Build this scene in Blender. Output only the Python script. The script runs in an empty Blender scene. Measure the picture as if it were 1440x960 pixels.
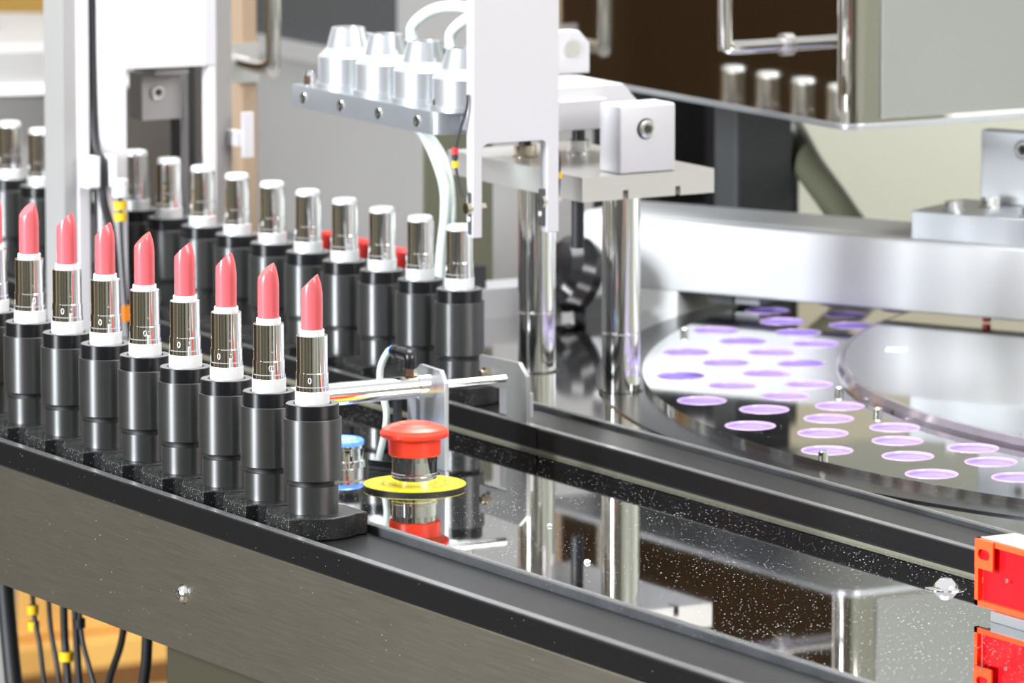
import bpy, bmesh, math, random
from mathutils import Vector, Matrix
random.seed(7)
S = 0.001                      # every length below is in millimetres
sc = bpy.context.scene
C = sc.collection

# ------------------------------------------------------------------ camera, world, lights, exposure
F_PX, PITCH, ALPHA = 8700.0, math.radians(8.6917), math.radians(30.4312)
cam_d = bpy.data.cameras.new('camera'); cam = bpy.data.objects.new('camera', cam_d); C.objects.link(cam)
cam_d.sensor_width = 36.0; cam_d.lens = 36.0 * F_PX / 1440.0
cam_d.clip_start = 0.05; cam_d.clip_end = 60
vr = Vector((math.sin(ALPHA), math.cos(ALPHA), 0)); vg = Vector((-math.cos(ALPHA), math.sin(ALPHA), 0))
vf = math.cos(PITCH) * vg - math.sin(PITCH) * Vector((0, 0, 1)); vu = vr.cross(vf)
cam.matrix_world = Matrix(((vr.x, vu.x, -vf.x, 2998.46 * S), (vr.y, vu.y, -vf.y, -1632.0 * S), (vr.z, vu.z, -vf.z, 617.53 * S), (0, 0, 0, 1)))
cam_d.dof.use_dof = True; cam_d.dof.focus_distance = 3.50; cam_d.dof.aperture_fstop = 17
sc.camera = cam

w = bpy.data.worlds.new('world'); sc.world = w; w.use_nodes = True
w.node_tree.nodes['Background'].inputs[0].default_value = (0.93, 0.96, 1.0, 1)
w.node_tree.nodes['Background'].inputs[1].default_value = 0.75

def area(name, loc, target, sx, sy, power, col):
    d = bpy.data.lights.new(name, 'AREA'); d.shape = 'RECTANGLE'; d.size = sx; d.size_y = sy; d.energy = power; d.color = col
    o = bpy.data.objects.new(name, d); C.objects.link(o)
    o.location = Vector(loc); dirv = Vector(target) - Vector(loc)
    o.rotation_euler = dirv.to_track_quat('-Z', 'Y').to_euler()
    return o
area('softbox_right', (2.15, 1.15, 1.35), (-0.3, 0.3, 0.05), 1.4, 1.2, 50, (1.0, 0.965, 0.965))
area('strip_left', (-0.10, -2.15, 0.66), (-0.25, 0.2, 0.05), 0.42, 1.1, 130, (0.90, 0.95, 1.0))
area('softbox_top', (-0.6, 0.5, 2.3), (-0.45, 0.4, 0), 1.8, 1.4, 60, (1.0, 1.0, 1.0))
area('cabinet_fill_rear', (-1.05, 1.12, 1.5), (-1.55, 1.5, -0.1), 0.9, 0.5, 32, (1.0, 1.0, 0.97))  # added fill light, brightens the pale cabinet at the rear
vs = sc.view_settings
vs.view_transform = 'Standard'; vs.look = 'None'; vs.exposure = 0.32; vs.gamma = 1.0; vs.use_curve_mapping = False
sc.cycles.caustics_reflective = False; sc.cycles.caustics_refractive = False
sc.cycles.sample_clamp_indirect = 4.0; sc.cycles.use_denoising = True

# ------------------------------------------------------------------ materials
def lin(r, g, b):
    f = lambda c: (c / 255 / 12.92) if c / 255 <= 0.04045 else ((c / 255 + 0.055) / 1.055) ** 2.4
    return (f(r), f(g), f(b), 1)
MATS = {}
def mat(name, col, metal=0.0, rough=0.5, spec=0.5, dust=0.0, dust_scale=260, brush=None, brush_amt=0.0, vary=0.0, vary_scale=20, bump=0.0, emit=None, emit_s=0.0, trans=0.0, alpha=1.0, coat=0.0, sss=0.0, dust_col=(0.62, 0.62, 0.62, 1), aniso=0.0):
    m = bpy.data.materials.new(name); m.use_nodes = True; nt = m.node_tree; N = nt.nodes; L = nt.links
    b = N['Principled BSDF']; I = b.inputs
    I['Base Color'].default_value = col; I['Metallic'].default_value = metal; I['Roughness'].default_value = rough
    I['Specular IOR Level'].default_value = spec; I['Coat Weight'].default_value = coat
    I['Transmission Weight'].default_value = trans; I['Alpha'].default_value = alpha
    if sss: I['Subsurface Weight'].default_value = sss; I['Subsurface Radius'].default_value = (0.003, 0.001, 0.001)
    if emit: I['Emission Color'].default_value = emit; I['Emission Strength'].default_value = emit_s
    tc = N.new('ShaderNodeTexCoord')
    if aniso:                   # turned surface: the highlight stretches along the axis
        I['Anisotropic'].default_value = aniso; I['Anisotropic Rotation'].default_value = 0.25
        tg = N.new('ShaderNodeTangent'); tg.direction_type = 'RADIAL'; tg.axis = 'Z'; L.new(tg.outputs[0], I['Tangent'])
    if vary or brush or bump or dust:
        mp = N.new('ShaderNodeMapping'); L.new(tc.outputs['Object'], mp.inputs[0])
    colsock = None
    if vary:
        nz = N.new('ShaderNodeTexNoise'); nz.inputs['Scale'].default_value = vary_scale; nz.inputs['Detail'].default_value = 4
        L.new(mp.outputs[0], nz.inputs['Vector'])
        mx = N.new('ShaderNodeMix'); mx.data_type = 'RGBA'
        mx.inputs[6].default_value = tuple(c * (1 - vary) for c in col[:3]) + (1,); mx.inputs[7].default_value = tuple(min(1, c * (1 + vary)) for c in col[:3]) + (1,)
        L.new(nz.outputs[0], mx.inputs[0]); colsock = mx.outputs[2]; L.new(colsock, I['Base Color'])
    if brush:                   # fine machining or brushing lines: stretched noise on roughness and bump
        mb = N.new('ShaderNodeMapping'); mb.inputs['Scale'].default_value = brush; L.new(tc.outputs['Object'], mb.inputs[0])
        nb = N.new('ShaderNodeTexNoise'); nb.inputs['Scale'].default_value = 1.0; nb.inputs['Detail'].default_value = 3
        L.new(mb.outputs[0], nb.inputs['Vector'])
        mr = N.new('ShaderNodeMapRange'); mr.inputs[3].default_value = max(0, rough - brush_amt); mr.inputs[4].default_value = rough + brush_amt
        L.new(nb.outputs[0], mr.inputs[0]); L.new(mr.outputs[0], I['Roughness'])
        bp = N.new('ShaderNodeBump'); bp.inputs['Strength'].default_value = 0.12; bp.inputs['Distance'].default_value = 0.0002
        L.new(nb.outputs[0], bp.inputs['Height']); L.new(bp.outputs[0], I['Normal'])
    elif bump:
        nb = N.new('ShaderNodeTexNoise'); nb.inputs['Scale'].default_value = 900; nb.inputs['Detail'].default_value = 2
        L.new(mp.outputs[0], nb.inputs['Vector'])
        bp = N.new('ShaderNodeBump'); bp.inputs['Strength'].default_value = bump; bp.inputs['Distance'].default_value = 0.0003
        L.new(nb.outputs[0], bp.inputs['Height']); L.new(bp.outputs[0], I['Normal'])
    if dust:                    # loose pale powder specks lying on the surface
        vo = N.new('ShaderNodeTexVoronoi'); vo.inputs['Scale'].default_value = dust_scale; vo.inputs['Randomness'].default_value = 1
        L.new(mp.outputs[0], vo.inputs['Vector'])
        n2 = N.new('ShaderNodeTexNoise'); n2.inputs['Scale'].default_value = 14; n2.inputs['Detail'].default_value = 3; L.new(mp.outputs[0], n2.inputs['Vector'])
        wn = N.new('ShaderNodeTexWhiteNoise'); L.new(vo.outputs['Position'], wn.inputs['Vector'])
        thr = N.new('ShaderNodeMath'); thr.operation = 'MULTIPLY'; L.new(wn.outputs['Value'], thr.inputs[0]); L.new(n2.outputs[0], thr.inputs[1])
        t2 = N.new('ShaderNodeMath'); t2.operation = 'MULTIPLY'; t2.inputs[1].default_value = 0.42 * dust; L.new(thr.outputs[0], t2.inputs[0])
        lt = N.new('ShaderNodeMath'); lt.operation = 'LESS_THAN'; L.new(vo.outputs['Distance'], lt.inputs[0]); L.new(t2.outputs[0], lt.inputs[1])
        d = N.new('ShaderNodeBsdfDiffuse'); d.inputs[0].default_value = dust_col
        ms = N.new('ShaderNodeMixShader'); L.new(lt.outputs[0], ms.inputs[0]); L.new(b.outputs[0], ms.inputs[1]); L.new(d.outputs[0], ms.inputs[2])
        L.new(ms.outputs[0], N['Material Output'].inputs[0])
    MATS[name] = m
    return m
M = {}
M['body'] = mat('turned_black_plastic', (0.016, 0.0165, 0.016, 1), rough=0.37, spec=1.0, aniso=0.72, vary=0.3, vary_scale=70)
M['collar'] = mat('black_collar_plastic', (0.005, 0.005, 0.006, 1), rough=0.36, spec=0.35, aniso=0.85)
M['rim'] = mat('pale_rim_plastic', (0.16, 0.16, 0.16, 1), rough=0.5)
M['base'] = mat('dusty_black_plastic', (0.010, 0.010, 0.010, 1), rough=0.40, spec=0.4, dust=1.3, dust_scale=900, dust_col=(0.20, 0.20, 0.19, 1), vary=0.4, vary_scale=90)
M['chrome'] = mat('chrome', (0.90, 0.89, 0.87, 1), metal=1, rough=0.045)
M['chrome_d'] = mat('dark_chrome', (0.62, 0.62, 0.64, 1), metal=1, rough=0.05)
M['satin'] = mat('satin_silver', (0.86, 0.88, 0.88, 1), metal=0.55, rough=0.42)
M['wplastic'] = mat('white_plastic', (0.86, 0.86, 0.86, 1), rough=0.4)
M['pink'] = mat('coral_pink_lipstick', lin(216, 92, 98), rough=0.24, spec=0.5, coat=0.25, vary=0.05, vary_scale=120)
M['mirror'] = mat('polished_steel_mirror', (0.62, 0.62, 0.62, 1), metal=1, rough=0.025, dust=0.85, dust_scale=480)
M['disc'] = mat('polished_turntable_steel', (0.80, 0.80, 0.79, 1), metal=1, rough=0.045, dust=0.45, dust_scale=300)
M['deck'] = mat('polished_deck_steel', (0.74, 0.72, 0.71, 1), metal=1, rough=0.07, dust=0.35, dust_scale=260)
M['apron'] = mat('brushed_apron_steel', (0.205, 0.19, 0.155, 1), metal=0.9, rough=0.4, brush=(25, 25, 900), brush_amt=0.06, vary=0.12, vary_scale=9, dust=0.3, dust_scale=240, dust_col=(0.35, 0.34, 0.3, 1))
M['rail'] = mat('black_rail_plastic', (0.006, 0.006, 0.0065, 1), rough=0.34, spec=0.2, dust=0.3, dust_scale=320, dust_col=(0.4, 0.4, 0.4, 1))
M['railin'] = mat('grey_scuffed_rail_plastic', (0.045, 0.046, 0.048, 1), rough=0.34, dust=0.8, dust_scale=700, dust_col=(0.3, 0.3, 0.3, 1), vary=0.5, vary_scale=30)
M['railtop'] = mat('rail_edge_glint', (0.13, 0.13, 0.128, 1), rough=0.22, spec=0.9, vary=0.3, vary_scale=40)  # dusty grey lightened to carry the glint on the rail's top edge
M['gap'] = mat('olive_gasket', (0.16, 0.155, 0.11, 1), rough=0.5)
M['alu'] = mat('milled_aluminium', (0.58, 0.60, 0.62, 1), metal=0.7, rough=0.30, bump=0.05, vary=0.06, vary_scale=40)
M['alu_d'] = mat('grey_milled_aluminium', (0.36, 0.38, 0.40, 1), metal=0.6, rough=0.32, bump=0.05, vary=0.08, vary_scale=40)
M['steel_d'] = mat('dull_grey_steel', (0.30, 0.30, 0.29, 1), metal=0.5, rough=0.35)
M['oliv_d'] = mat('dark_olive_paint', lin(52, 49, 36), rough=0.5)
M['alu_w'] = mat('bead_blasted_aluminium', (0.58, 0.57, 0.585, 1), metal=0.3, rough=0.5, bump=0.25)
M['steel'] = mat('ground_steel', (0.76, 0.74, 0.72, 1), metal=0.85, rough=0.28, bump=0.04)
M['rod'] = mat('hard_chromed_rod', (0.86, 0.85, 0.83, 1), metal=1, rough=0.09)
M['panel'] = mat('brushed_steel_panel', (0.36, 0.35, 0.34, 1), metal=0.08, rough=0.45, vary=0.1, vary_scale=4)
M['portal'] = mat('pale_anodised_plate', (0.70, 0.67, 0.69, 1), metal=0.1, rough=0.5, vary=0.04, vary_scale=12)
M['boxm'] = mat('mirror_sheet_steel', (0.70, 0.68, 0.64, 1), metal=1, rough=0.03)
M['boxr'] = mat('satin_sheet_steel', (0.36, 0.37, 0.345, 1), metal=0.5, rough=0.36, vary=0.03, vary_scale=6)
M['housing'] = mat('pale_housing_steel', (0.80, 0.81, 0.81, 1), metal=0.15, rough=0.38, vary=0.06, vary_scale=8)
M['black'] = mat('matt_black', (0.012, 0.012, 0.014, 1), rough=0.5)
M['blackg'] = mat('gloss_black', (0.012, 0.012, 0.014, 1), rough=0.18)
M['dgrey'] = mat('dark_grey_paint', (0.055, 0.058, 0.06, 1), rough=0.5)
M['grey'] = mat('grey_paint', (0.42, 0.42, 0.43, 1), rough=0.5)
M['red'] = mat('red_button_plastic', lin(255, 70, 46), rough=0.32)
M['yellow'] = mat('yellow_plate', lin(238, 222, 28), rough=0.4)
M['ylab'] = mat('yellow_sleeve', lin(240, 190, 20), rough=0.45)
M['rlab'] = mat('red_sleeve', lin(205, 40, 35), rough=0.45)
M['blue'] = mat('lit_blue_lens', lin(90, 130, 255), rough=0.15, emit=lin(70, 120, 255), emit_s=1.6)
M['bluec'] = mat('lit_cyan_lens', lin(140, 220, 255), rough=0.15, emit=lin(120, 220, 255), emit_s=1.5)
M['bluep'] = mat('blue_collar_plastic', lin(90, 150, 240), rough=0.35)
M['lilac'] = mat('lilac_plastic', lin(138, 122, 216), rough=0.25, sss=0.0)
M['lilacr'] = mat('clear_lilac_rim', lin(196, 168, 216), rough=0.12, coat=0.3)
M['acryl'] = mat('acrylic_edge', lin(150, 140, 150), rough=0.1, metal=0.6)
M['redp'] = mat('translucent_red_plastic', lin(250, 22, 32), rough=0.2, coat=0.3)
M['redo'] = mat('orange_red_edge_plastic', lin(255, 90, 42), rough=0.3)
M['pinkt'] = mat('frosted_pink_plastic', lin(250, 190, 195), rough=0.4)
M['tube'] = mat('milky_hose', lin(214, 226, 220), rough=0.3)
M['brass'] = mat('nickel_brass', (0.66, 0.58, 0.46, 1), metal=1, rough=0.2)
M['green'] = mat('green_print', lin(96, 120, 60), rough=0.6)
M['ink'] = mat('black_ink', (0.03, 0.03, 0.02, 1), rough=0.6)
M['label'] = mat('white_sticker', lin(235, 232, 228), rough=0.6)
M['glass'] = mat('clear_bump_plastic', (0.9, 0.9, 0.88, 1), rough=0.08, trans=0.6, coat=0.5)
M['brownw'] = mat('dark_brown_wood', lin(88, 66, 40), rough=0.8, vary=0.35, vary_scale=1.2)
M['olivew'] = mat('olive_striped_wall', lin(96, 93, 80), rough=0.8)  # stripes put on this unseen wall to streak the chrome reflections
nt = M['olivew'].node_tree; tcn = nt.nodes.new('ShaderNodeTexCoord'); mpn = nt.nodes.new('ShaderNodeMapping'); mpn.inputs['Scale'].default_value = (2.6, 2.6, 0.02)
nzn = nt.nodes.new('ShaderNodeTexNoise'); nzn.inputs['Scale'].default_value = 1.0; nzn.inputs['Detail'].default_value = 2; crn = nt.nodes.new('ShaderNodeValToRGB'); crn.color_ramp.interpolation = 'CONSTANT'
for pos, c in ((0.0, lin(52, 40, 28)), (0.40, lin(92, 88, 66)), (0.47, lin(136, 134, 128)), (0.53, lin(70, 62, 44)), (0.58, lin(112, 108, 84)), (0.64, lin(196, 190, 170))):
    el = crn.color_ramp.elements.new(pos); el.color = c
crn.color_ramp.elements.remove(crn.color_ramp.elements[-1])
nt.links.new(tcn.outputs['Object'], mpn.inputs[0]); nt.links.new(mpn.outputs[0], nzn.inputs['Vector']); nt.links.new(nzn.outputs[0], crn.inputs[0]); nt.links.new(crn.outputs[0], nt.nodes['Principled BSDF'].inputs['Base Color'])
M['pale'] = mat('pale_green_wall', lin(226, 229, 214), rough=0.8, vary=0.03, vary_scale=1)
M['yellw'] = mat('ochre_wall', lin(214, 172, 92), rough=0.8, vary=0.06, vary_scale=1)
M['floorm'] = mat('tan_floor', lin(104, 92, 76), rough=0.6, vary=0.12, vary_scale=2)
M['card'] = mat('cardboard', lin(232, 180, 98), rough=0.8, vary=0.08, vary_scale=6)
M['tape'] = mat('brown_tape', lin(120, 82, 46), rough=0.4)
M['tan'] = mat('tan_strip', lin(164, 140, 116), rough=0.7)
M['olive'] = mat('olive_window', lin(98, 98, 80), rough=0.3, vary=0.2, vary_scale=8)
M['screwz'] = mat('zinc_screw', (0.78, 0.78, 0.77, 1), metal=1, rough=0.2)
M['hex'] = mat('dark_recess', (0.02, 0.02, 0.02, 1), rough=0.6)
M['orange'] = mat('orange_tag', lin(245, 140, 40), rough=0.5)

# ------------------------------------------------------------------ geometry helpers (mm)
def box(x0, x1, y0, y1, z0, z1):
    v = [(x, y, z) for x in (x0, x1) for y in (y0, y1) for z in (z0, z1)]
    return v, [(0, 1, 3, 2), (4, 6, 7, 5), (0, 4, 5, 1), (2, 3, 7, 6), (0, 2, 6, 4), (1, 5, 7, 3)]
def lathe(prof, seg=40):
    seg = max(seg, 20)
    v, f, rows = [], [], []
    for r, z in prof:
        if r <= 1e-6: rows.append([len(v)]); v.append((0, 0, z))
        else:
            rows.append(list(range(len(v), len(v) + seg)))
            v += [(r * math.cos(2 * math.pi * i / seg), r * math.sin(2 * math.pi * i / seg), z) for i in range(seg)]
    for a, b in zip(rows, rows[1:]):
        for i in range(seg):
            j = (i + 1) % seg
            if len(a) == 1 and len(b) == 1: continue
            if len(a) == 1: f.append((a[0], b[j], b[i]))
            elif len(b) == 1: f.append((a[i], a[j], b[0]))
            else: f.append((a[i], a[j], b[j], b[i]))
    return v, f
def prism(poly, z0, z1):
    n = len(poly)
    v = [(x, y, z0) for x, y in poly] + [(x, y, z1) for x, y in poly]
    return v, [tuple(reversed(range(n))), tuple(range(n, 2 * n))] + [(i, (i + 1) % n, n + (i + 1) % n, n + i) for i in range(n)]
def spline(pts, n=8):
    P = [Vector(p) for p in pts]; out = []
    for i in range(len(P) - 1):
        p0 = P[max(i - 1, 0)]; p1 = P[i]; p2 = P[i + 1]; p3 = P[min(i + 2, len(P) - 1)]
        for k in range(n):
            t = k / n
            out.append(0.5 * ((2 * p1) + (p2 - p0) * t + (2 * p0 - 5 * p1 + 4 * p2 - p3) * t * t + (3 * p1 - p0 - 3 * p2 + p3) * t ** 3))
    return out + [P[-1]]
def tube(pts, r, seg=16, smooth=True):
    seg = max(seg, 20)
    P = spline(pts) if smooth and len(pts) > 2 else [Vector(p) for p in pts]
    v, f = [], []; t = (P[1] - P[0]).normalized()
    u = t.orthogonal().normalized()
    for i, p in enumerate(P):
        t = (P[min(i + 1, len(P) - 1)] - P[max(i - 1, 0)]).normalized()
        u = (u - t * u.dot(t)).normalized(); q = t.cross(u)
        v += [tuple(p + r * (math.cos(2 * math.pi * k / seg) * u + math.sin(2 * math.pi * k / seg) * q)) for k in range(seg)]
    for i in range(len(P) - 1):
        for k in range(seg):
            f.append((i * seg + k, i * seg + (k + 1) % seg, (i + 1) * seg + (k + 1) % seg, (i + 1) * seg + k))
    f += [tuple(reversed(range(seg))), tuple(range((len(P) - 1) * seg, len(P) * seg))]
    return v, f
def join(*gs):
    v, f = [], []
    for gv, gf in gs:
        o = len(v); v += gv; f += [tuple(i + o for i in q) for q in gf]
    return v, f
def move(g, x=0, y=0, z=0): return [(a + x, b + y, c + z) for a, b, c in g[0]], g[1]
def turn(g, axis, deg):
    R = Matrix.Rotation(math.radians(deg), 3, axis); return [tuple(R @ Vector(p)) for p in g[0]], g[1]
def rodx(x0, x1, y, z, r, seg=24): return move(turn(lathe([(0, 0), (r, 0), (r, x1 - x0), (0, x1 - x0)], seg), 'Y', 90), x0, y, z)
def rody(y0, y1, x, z, r, seg=24): return move(turn(lathe([(0, 0), (r, 0), (r, y1 - y0), (0, y1 - y0)], seg), 'X', -90), x, y0, z)
def rodz(z0, z1, x, y, r, seg=24): return move(lathe([(0, z0), (r, z0), (r, z1), (0, z1)], seg), x, y, 0)
def arc(cx, cy, r, a0, a1, n=8): return [(cx + r * math.cos(math.radians(a0 + (a1 - a0) * i / n)), cy + r * math.sin(math.radians(a0 + (a1 - a0) * i / n))) for i in range(n + 1)]
def mesh(name, g, bev=0.0, seg=2, ang=20):
    me = bpy.data.meshes.new(name)
    me.from_pydata([(x * S, y * S, z * S) for x, y, z in g[0]], [], g[1])
    bm = bmesh.new(); bm.from_mesh(me)
    bmesh.ops.recalc_face_normals(bm, faces=bm.faces)
    if bev:
        ed = [e for e in bm.edges if len(e.link_faces) == 2 and e.calc_face_angle(0) > math.radians(30)]
        bmesh.ops.bevel(bm, geom=ed, offset=bev * S, segments=seg, affect='EDGES', clamp_overlap=True, profile=0.5)
    bm.to_mesh(me); bm.free()
    me.polygons.foreach_set('use_smooth', [True] * len(me.polygons)); me.set_sharp_from_angle(angle=math.radians(ang))
    return me
def obj(name, g, m, parent=None, loc=(0, 0, 0), bev=0.0, seg=2, ang=20):
    me = g if isinstance(g, bpy.types.Mesh) else mesh(name, g, bev, seg, ang)
    if not me.materials: me.materials.append(M[m])
    o = bpy.data.objects.new(name, me); C.objects.link(o); o.location = Vector(loc) * S
    if parent: o.parent = parent
    return o
def tag(o, label=None, cat=None, group=None, kind=None):
    if label: o['label'] = label
    if cat: o['category'] = cat
    if group: o['group'] = group
    if kind: o['kind'] = kind
    return o
def thing(name, label, cat, loc=(0, 0, 0), group=None, rz=0):
    o = bpy.data.objects.new(name, None); C.objects.link(o); o.location = Vector(loc) * S; o.rotation_euler = (0, 0, rz); o.empty_display_size = 0.01
    return tag(o, label, cat, group)
def dup(root, loc, rz=0, label=None, group=None):
    r = root.copy(); C.objects.link(r); r.location = Vector(loc) * S; r.rotation_euler = (0, 0, rz)
    if label: r['label'] = label
    if group: r['group'] = group
    for ch in root.children:
        c = ch.copy(); C.objects.link(c); c.parent = r
        for g in ch.children:
            d = g.copy(); C.objects.link(d); d.parent = c
    return r
def holed(name, outer, holes, z0, z1, m, parent=None, loc=(0, 0, 0), plane='XY'):
    """A plate with real holes: filled 2D curve, extruded, turned into a mesh."""
    cu = bpy.data.curves.new(name, 'CURVE'); cu.dimensions = '2D'; cu.fill_mode = 'BOTH'; cu.extrude = (z1 - z0) / 2 * S
    for ring in [outer] + holes:
        sp = cu.splines.new('POLY'); sp.points.add(len(ring) - 1); sp.use_cyclic_u = True
        for p, (x, y) in zip(sp.points, ring): p.co = (x * S, y * S, 0, 1)
    t = bpy.data.objects.new('tmp', cu); C.objects.link(t)
    me = bpy.data.meshes.new_from_object(t.evaluated_get(bpy.context.evaluated_depsgraph_get()))
    bpy.data.objects.remove(t); bpy.data.curves.remove(cu)
    zc = (z0 + z1) / 2 * S
    for v in me.vertices:
        a, b, c = v.co.x, v.co.y, v.co.z + zc
        v.co = (a, b, c) if plane == 'XY' else ((c, a, b) if plane == 'YZ' else (a, c, b))
    bm = bmesh.new(); bm.from_mesh(me); bmesh.ops.remove_doubles(bm, verts=bm.verts, dist=1e-6); bmesh.ops.recalc_face_normals(bm, faces=bm.faces); bm.to_mesh(me); bm.free()
    me.polygons.foreach_set('use_smooth', [True] * len(me.polygons)); me.set_sharp_from_angle(angle=math.radians(30))
    me.materials.clear(); me.materials.append(M[m]); me.name = name
    o = bpy.data.objects.new(name, me); C.objects.link(o); o.location = Vector(loc) * S
    if parent: o.parent = parent
    return o
def hexpoly(r): return [(r * math.cos(math.pi / 3 * i), r * math.sin(math.pi / 3 * i)) for i in range(6)]
def cap_screw(parent, loc, r, h, axis='Z', deg=0, m='screwz', name='screw'):
    """Socket-head screw: domed head with a hexagonal socket as its sub-part."""
    k = r * 0.5
    g = lathe([(0, h * 0.72), (k, h * 0.72), (k * 1.08, h), (r * 0.78, h), (r, h * 0.72), (r, 0), (0, 0)], 24)
    s = prism(hexpoly(k), h * 0.73, h * 0.80)
    o = obj(name, turn(g, axis, deg) if deg else g, m, parent, loc)
    obj('socket', turn(s, axis, deg) if deg else s, 'hex', o)
    return o
def hex_bolt(parent, loc, r, h, m='screwz', name='bolt'):
    return obj(name, join(prism(hexpoly(r), 0.8, h), rodz(0, 0.8, 0, 0, r * 1.15)), m, parent, loc, bev=0.3)

# ------------------------------------------------------------------ the room
ZF = -900
def structure(name, g, m): return tag(obj(name, g, m), kind='structure')
structure('floor', box(-6000, 5000, -2600, 4000, ZF - 40, ZF), 'floorm')
structure('wall_left', box(-6040, -6000, -2600, 4000, ZF, 1900), 'yellw')
structure('wall_back', box(-6000, 5000, 4000, 4040, ZF, 1900), 'pale')
structure('wall_front', box(-6000, 5000, -2640, -2600, ZF, 1900), 'olivew')
structure('wall_right', box(5000, 5040, -2600, 4000, ZF, 1900), 'pale')

# ------------------------------------------------------------------ machine body
ZD, ZT = -36, -31                     # mirror deck, turntable deck
t = thing('machine_base', 'dark olive steel cabinet under the polished conveyor deck', 'cabinet', (0, 0, ZF))
obj('body', box(-147, 900, -18, 1300, 0, 900 - 62), 'oliv_d', t, bev=3)
obj('door_seam', box(380, 384, -19, -18, 20, 800), 'black', t)
t = thing('deck_frame', 'dark steel frame carrying the polished deck plates', 'frame', (0, 0, -62))
obj('top_frame', box(-760, 900, 36, 1200, 0, 18), 'dgrey', t)
obj('tray', box(-1400, -760, 36, 700, 0, 18), 'dgrey', t)
for y in (640, 250): tag(obj('support_leg', box(-30, 30, -30, 30, 0, 838), 'dgrey', None, (-1340, y, ZF), bev=2), 'square dark steel leg under the deck frame, ' + ('nearer the tan guard post' if y == 640 else 'below the rear row of silver cases'), 'leg', 'deck frame legs')
tag(obj('polished_deck', box(-1100, 900, 33, 386, ZD - 8, ZD), 'mirror'), 'mirror polished steel deck plate speckled with white dust', 'deck plate')
tag(obj('turntable_deck', box(-760, 900, 386, 1200, ZD - 8, ZT), 'deck'), 'polished steel deck plate carrying the round turntable', 'deck plate')
t = thing('front_apron', 'brushed olive steel apron plate below the lipstick conveyor', 'panel', (0, -34, -94))
obj('plate', box(-900, 900, 0, 4, 0, 73.3), 'apron', t, bev=0.6)
o = obj('screw', turn(lathe([(0, 2.2), (1.9, 2.2), (2.1, 3.4), (2.8, 3.4), (4.4, 2.2), (5.0, 0.9), (5.0, 0.3), (6.0, 0.3), (6.0, 0), (0, 0)], 28), 'X', 90), 'screwz', t, (-92.7, 0, 34.3))
tag(o, 'silver button-head screw'); obj('socket', turn(prism(hexpoly(2.0), 2.3, 2.6), 'X', 90), 'hex', o)

def channel(name, label, y, z, x0, xm, x1, far_x0, near, far_z):
    """Puck conveyor channel: near rail with a painted glint on its top edge, floor, far rail."""
    t = thing(name, label, 'conveyor', (0, y, z))
    for a, b in ((x0, xm - 0.4), (xm + 0.4, x1)):
        r = obj('near_rail', box(a, b, -35, -27, near[0], near[1]), 'rail', t, bev=1.2)
        obj('edge_glint', box(a, b, -33.6, -28.2, near[1], near[1] + 0.15), 'railtop', r)  # thin lighter strip, the rail's glint put into the colour
    obj('floor_strip', box(x0, x1, -27, 27.6, -17, -12.8), 'rail', t)
    f = obj('far_rail', box(far_x0, x1, 28.2, 34, -17, far_z), 'railin', t, bev=0.8)
    obj('edge_glint', box(far_x0, x1, 30.2, 33.2, far_z, far_z + 0.15), 'railtop', f)
    return t
fc = channel('front_conveyor', 'black plastic conveyor channel carrying the uncapped pink lipsticks', 0, 0, -900, 880, 900, -900, (-20.6, -6), -8)
bc = channel('rear_conveyor', 'black plastic conveyor channel running in front of the turntable', 348.6, -15.6, -1090, -283, 900, -402, (-18.6, -5), -10)
obj('gasket', box(-1090, 900, -34.6, -28, -20.4, -18.6), 'gap', bc)
obj('plinth', box(-1090, 900, -28, 27.6, -20.4, -17), 'black', bc)
obj('far_plinth', box(-402, 900, 28.2, 34, -20.4, -17), 'black', bc)
obj('support', box(-900, 900, -30, 33, -44, -17), 'black', fc)
# faint green extrusion print on both far rails: rows of small strokes
def print_row(parent, x0, n, y, z, step):
    gs = []
    for i in range(n):
        if random.random() < 0.2: continue
        x = x0 + i * step; h = random.uniform(2.2, 3.2)
        gs.append(box(x, x + 0.7, y - 0.05, y, z, z + h))
        if random.random() < 0.6: gs.append(box(x, x + 1.8, y - 0.05, y, z + random.choice((0, 1.3, h - 0.6)), z + random.choice((0.6, 1.9, h))))
    obj('print', join(*gs), 'green', parent)
print_row(bc, -318, 22, 28.2, -15, 3.0)
print_row(fc, 430, 26, 28.2, -15.5, 3.0)

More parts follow.
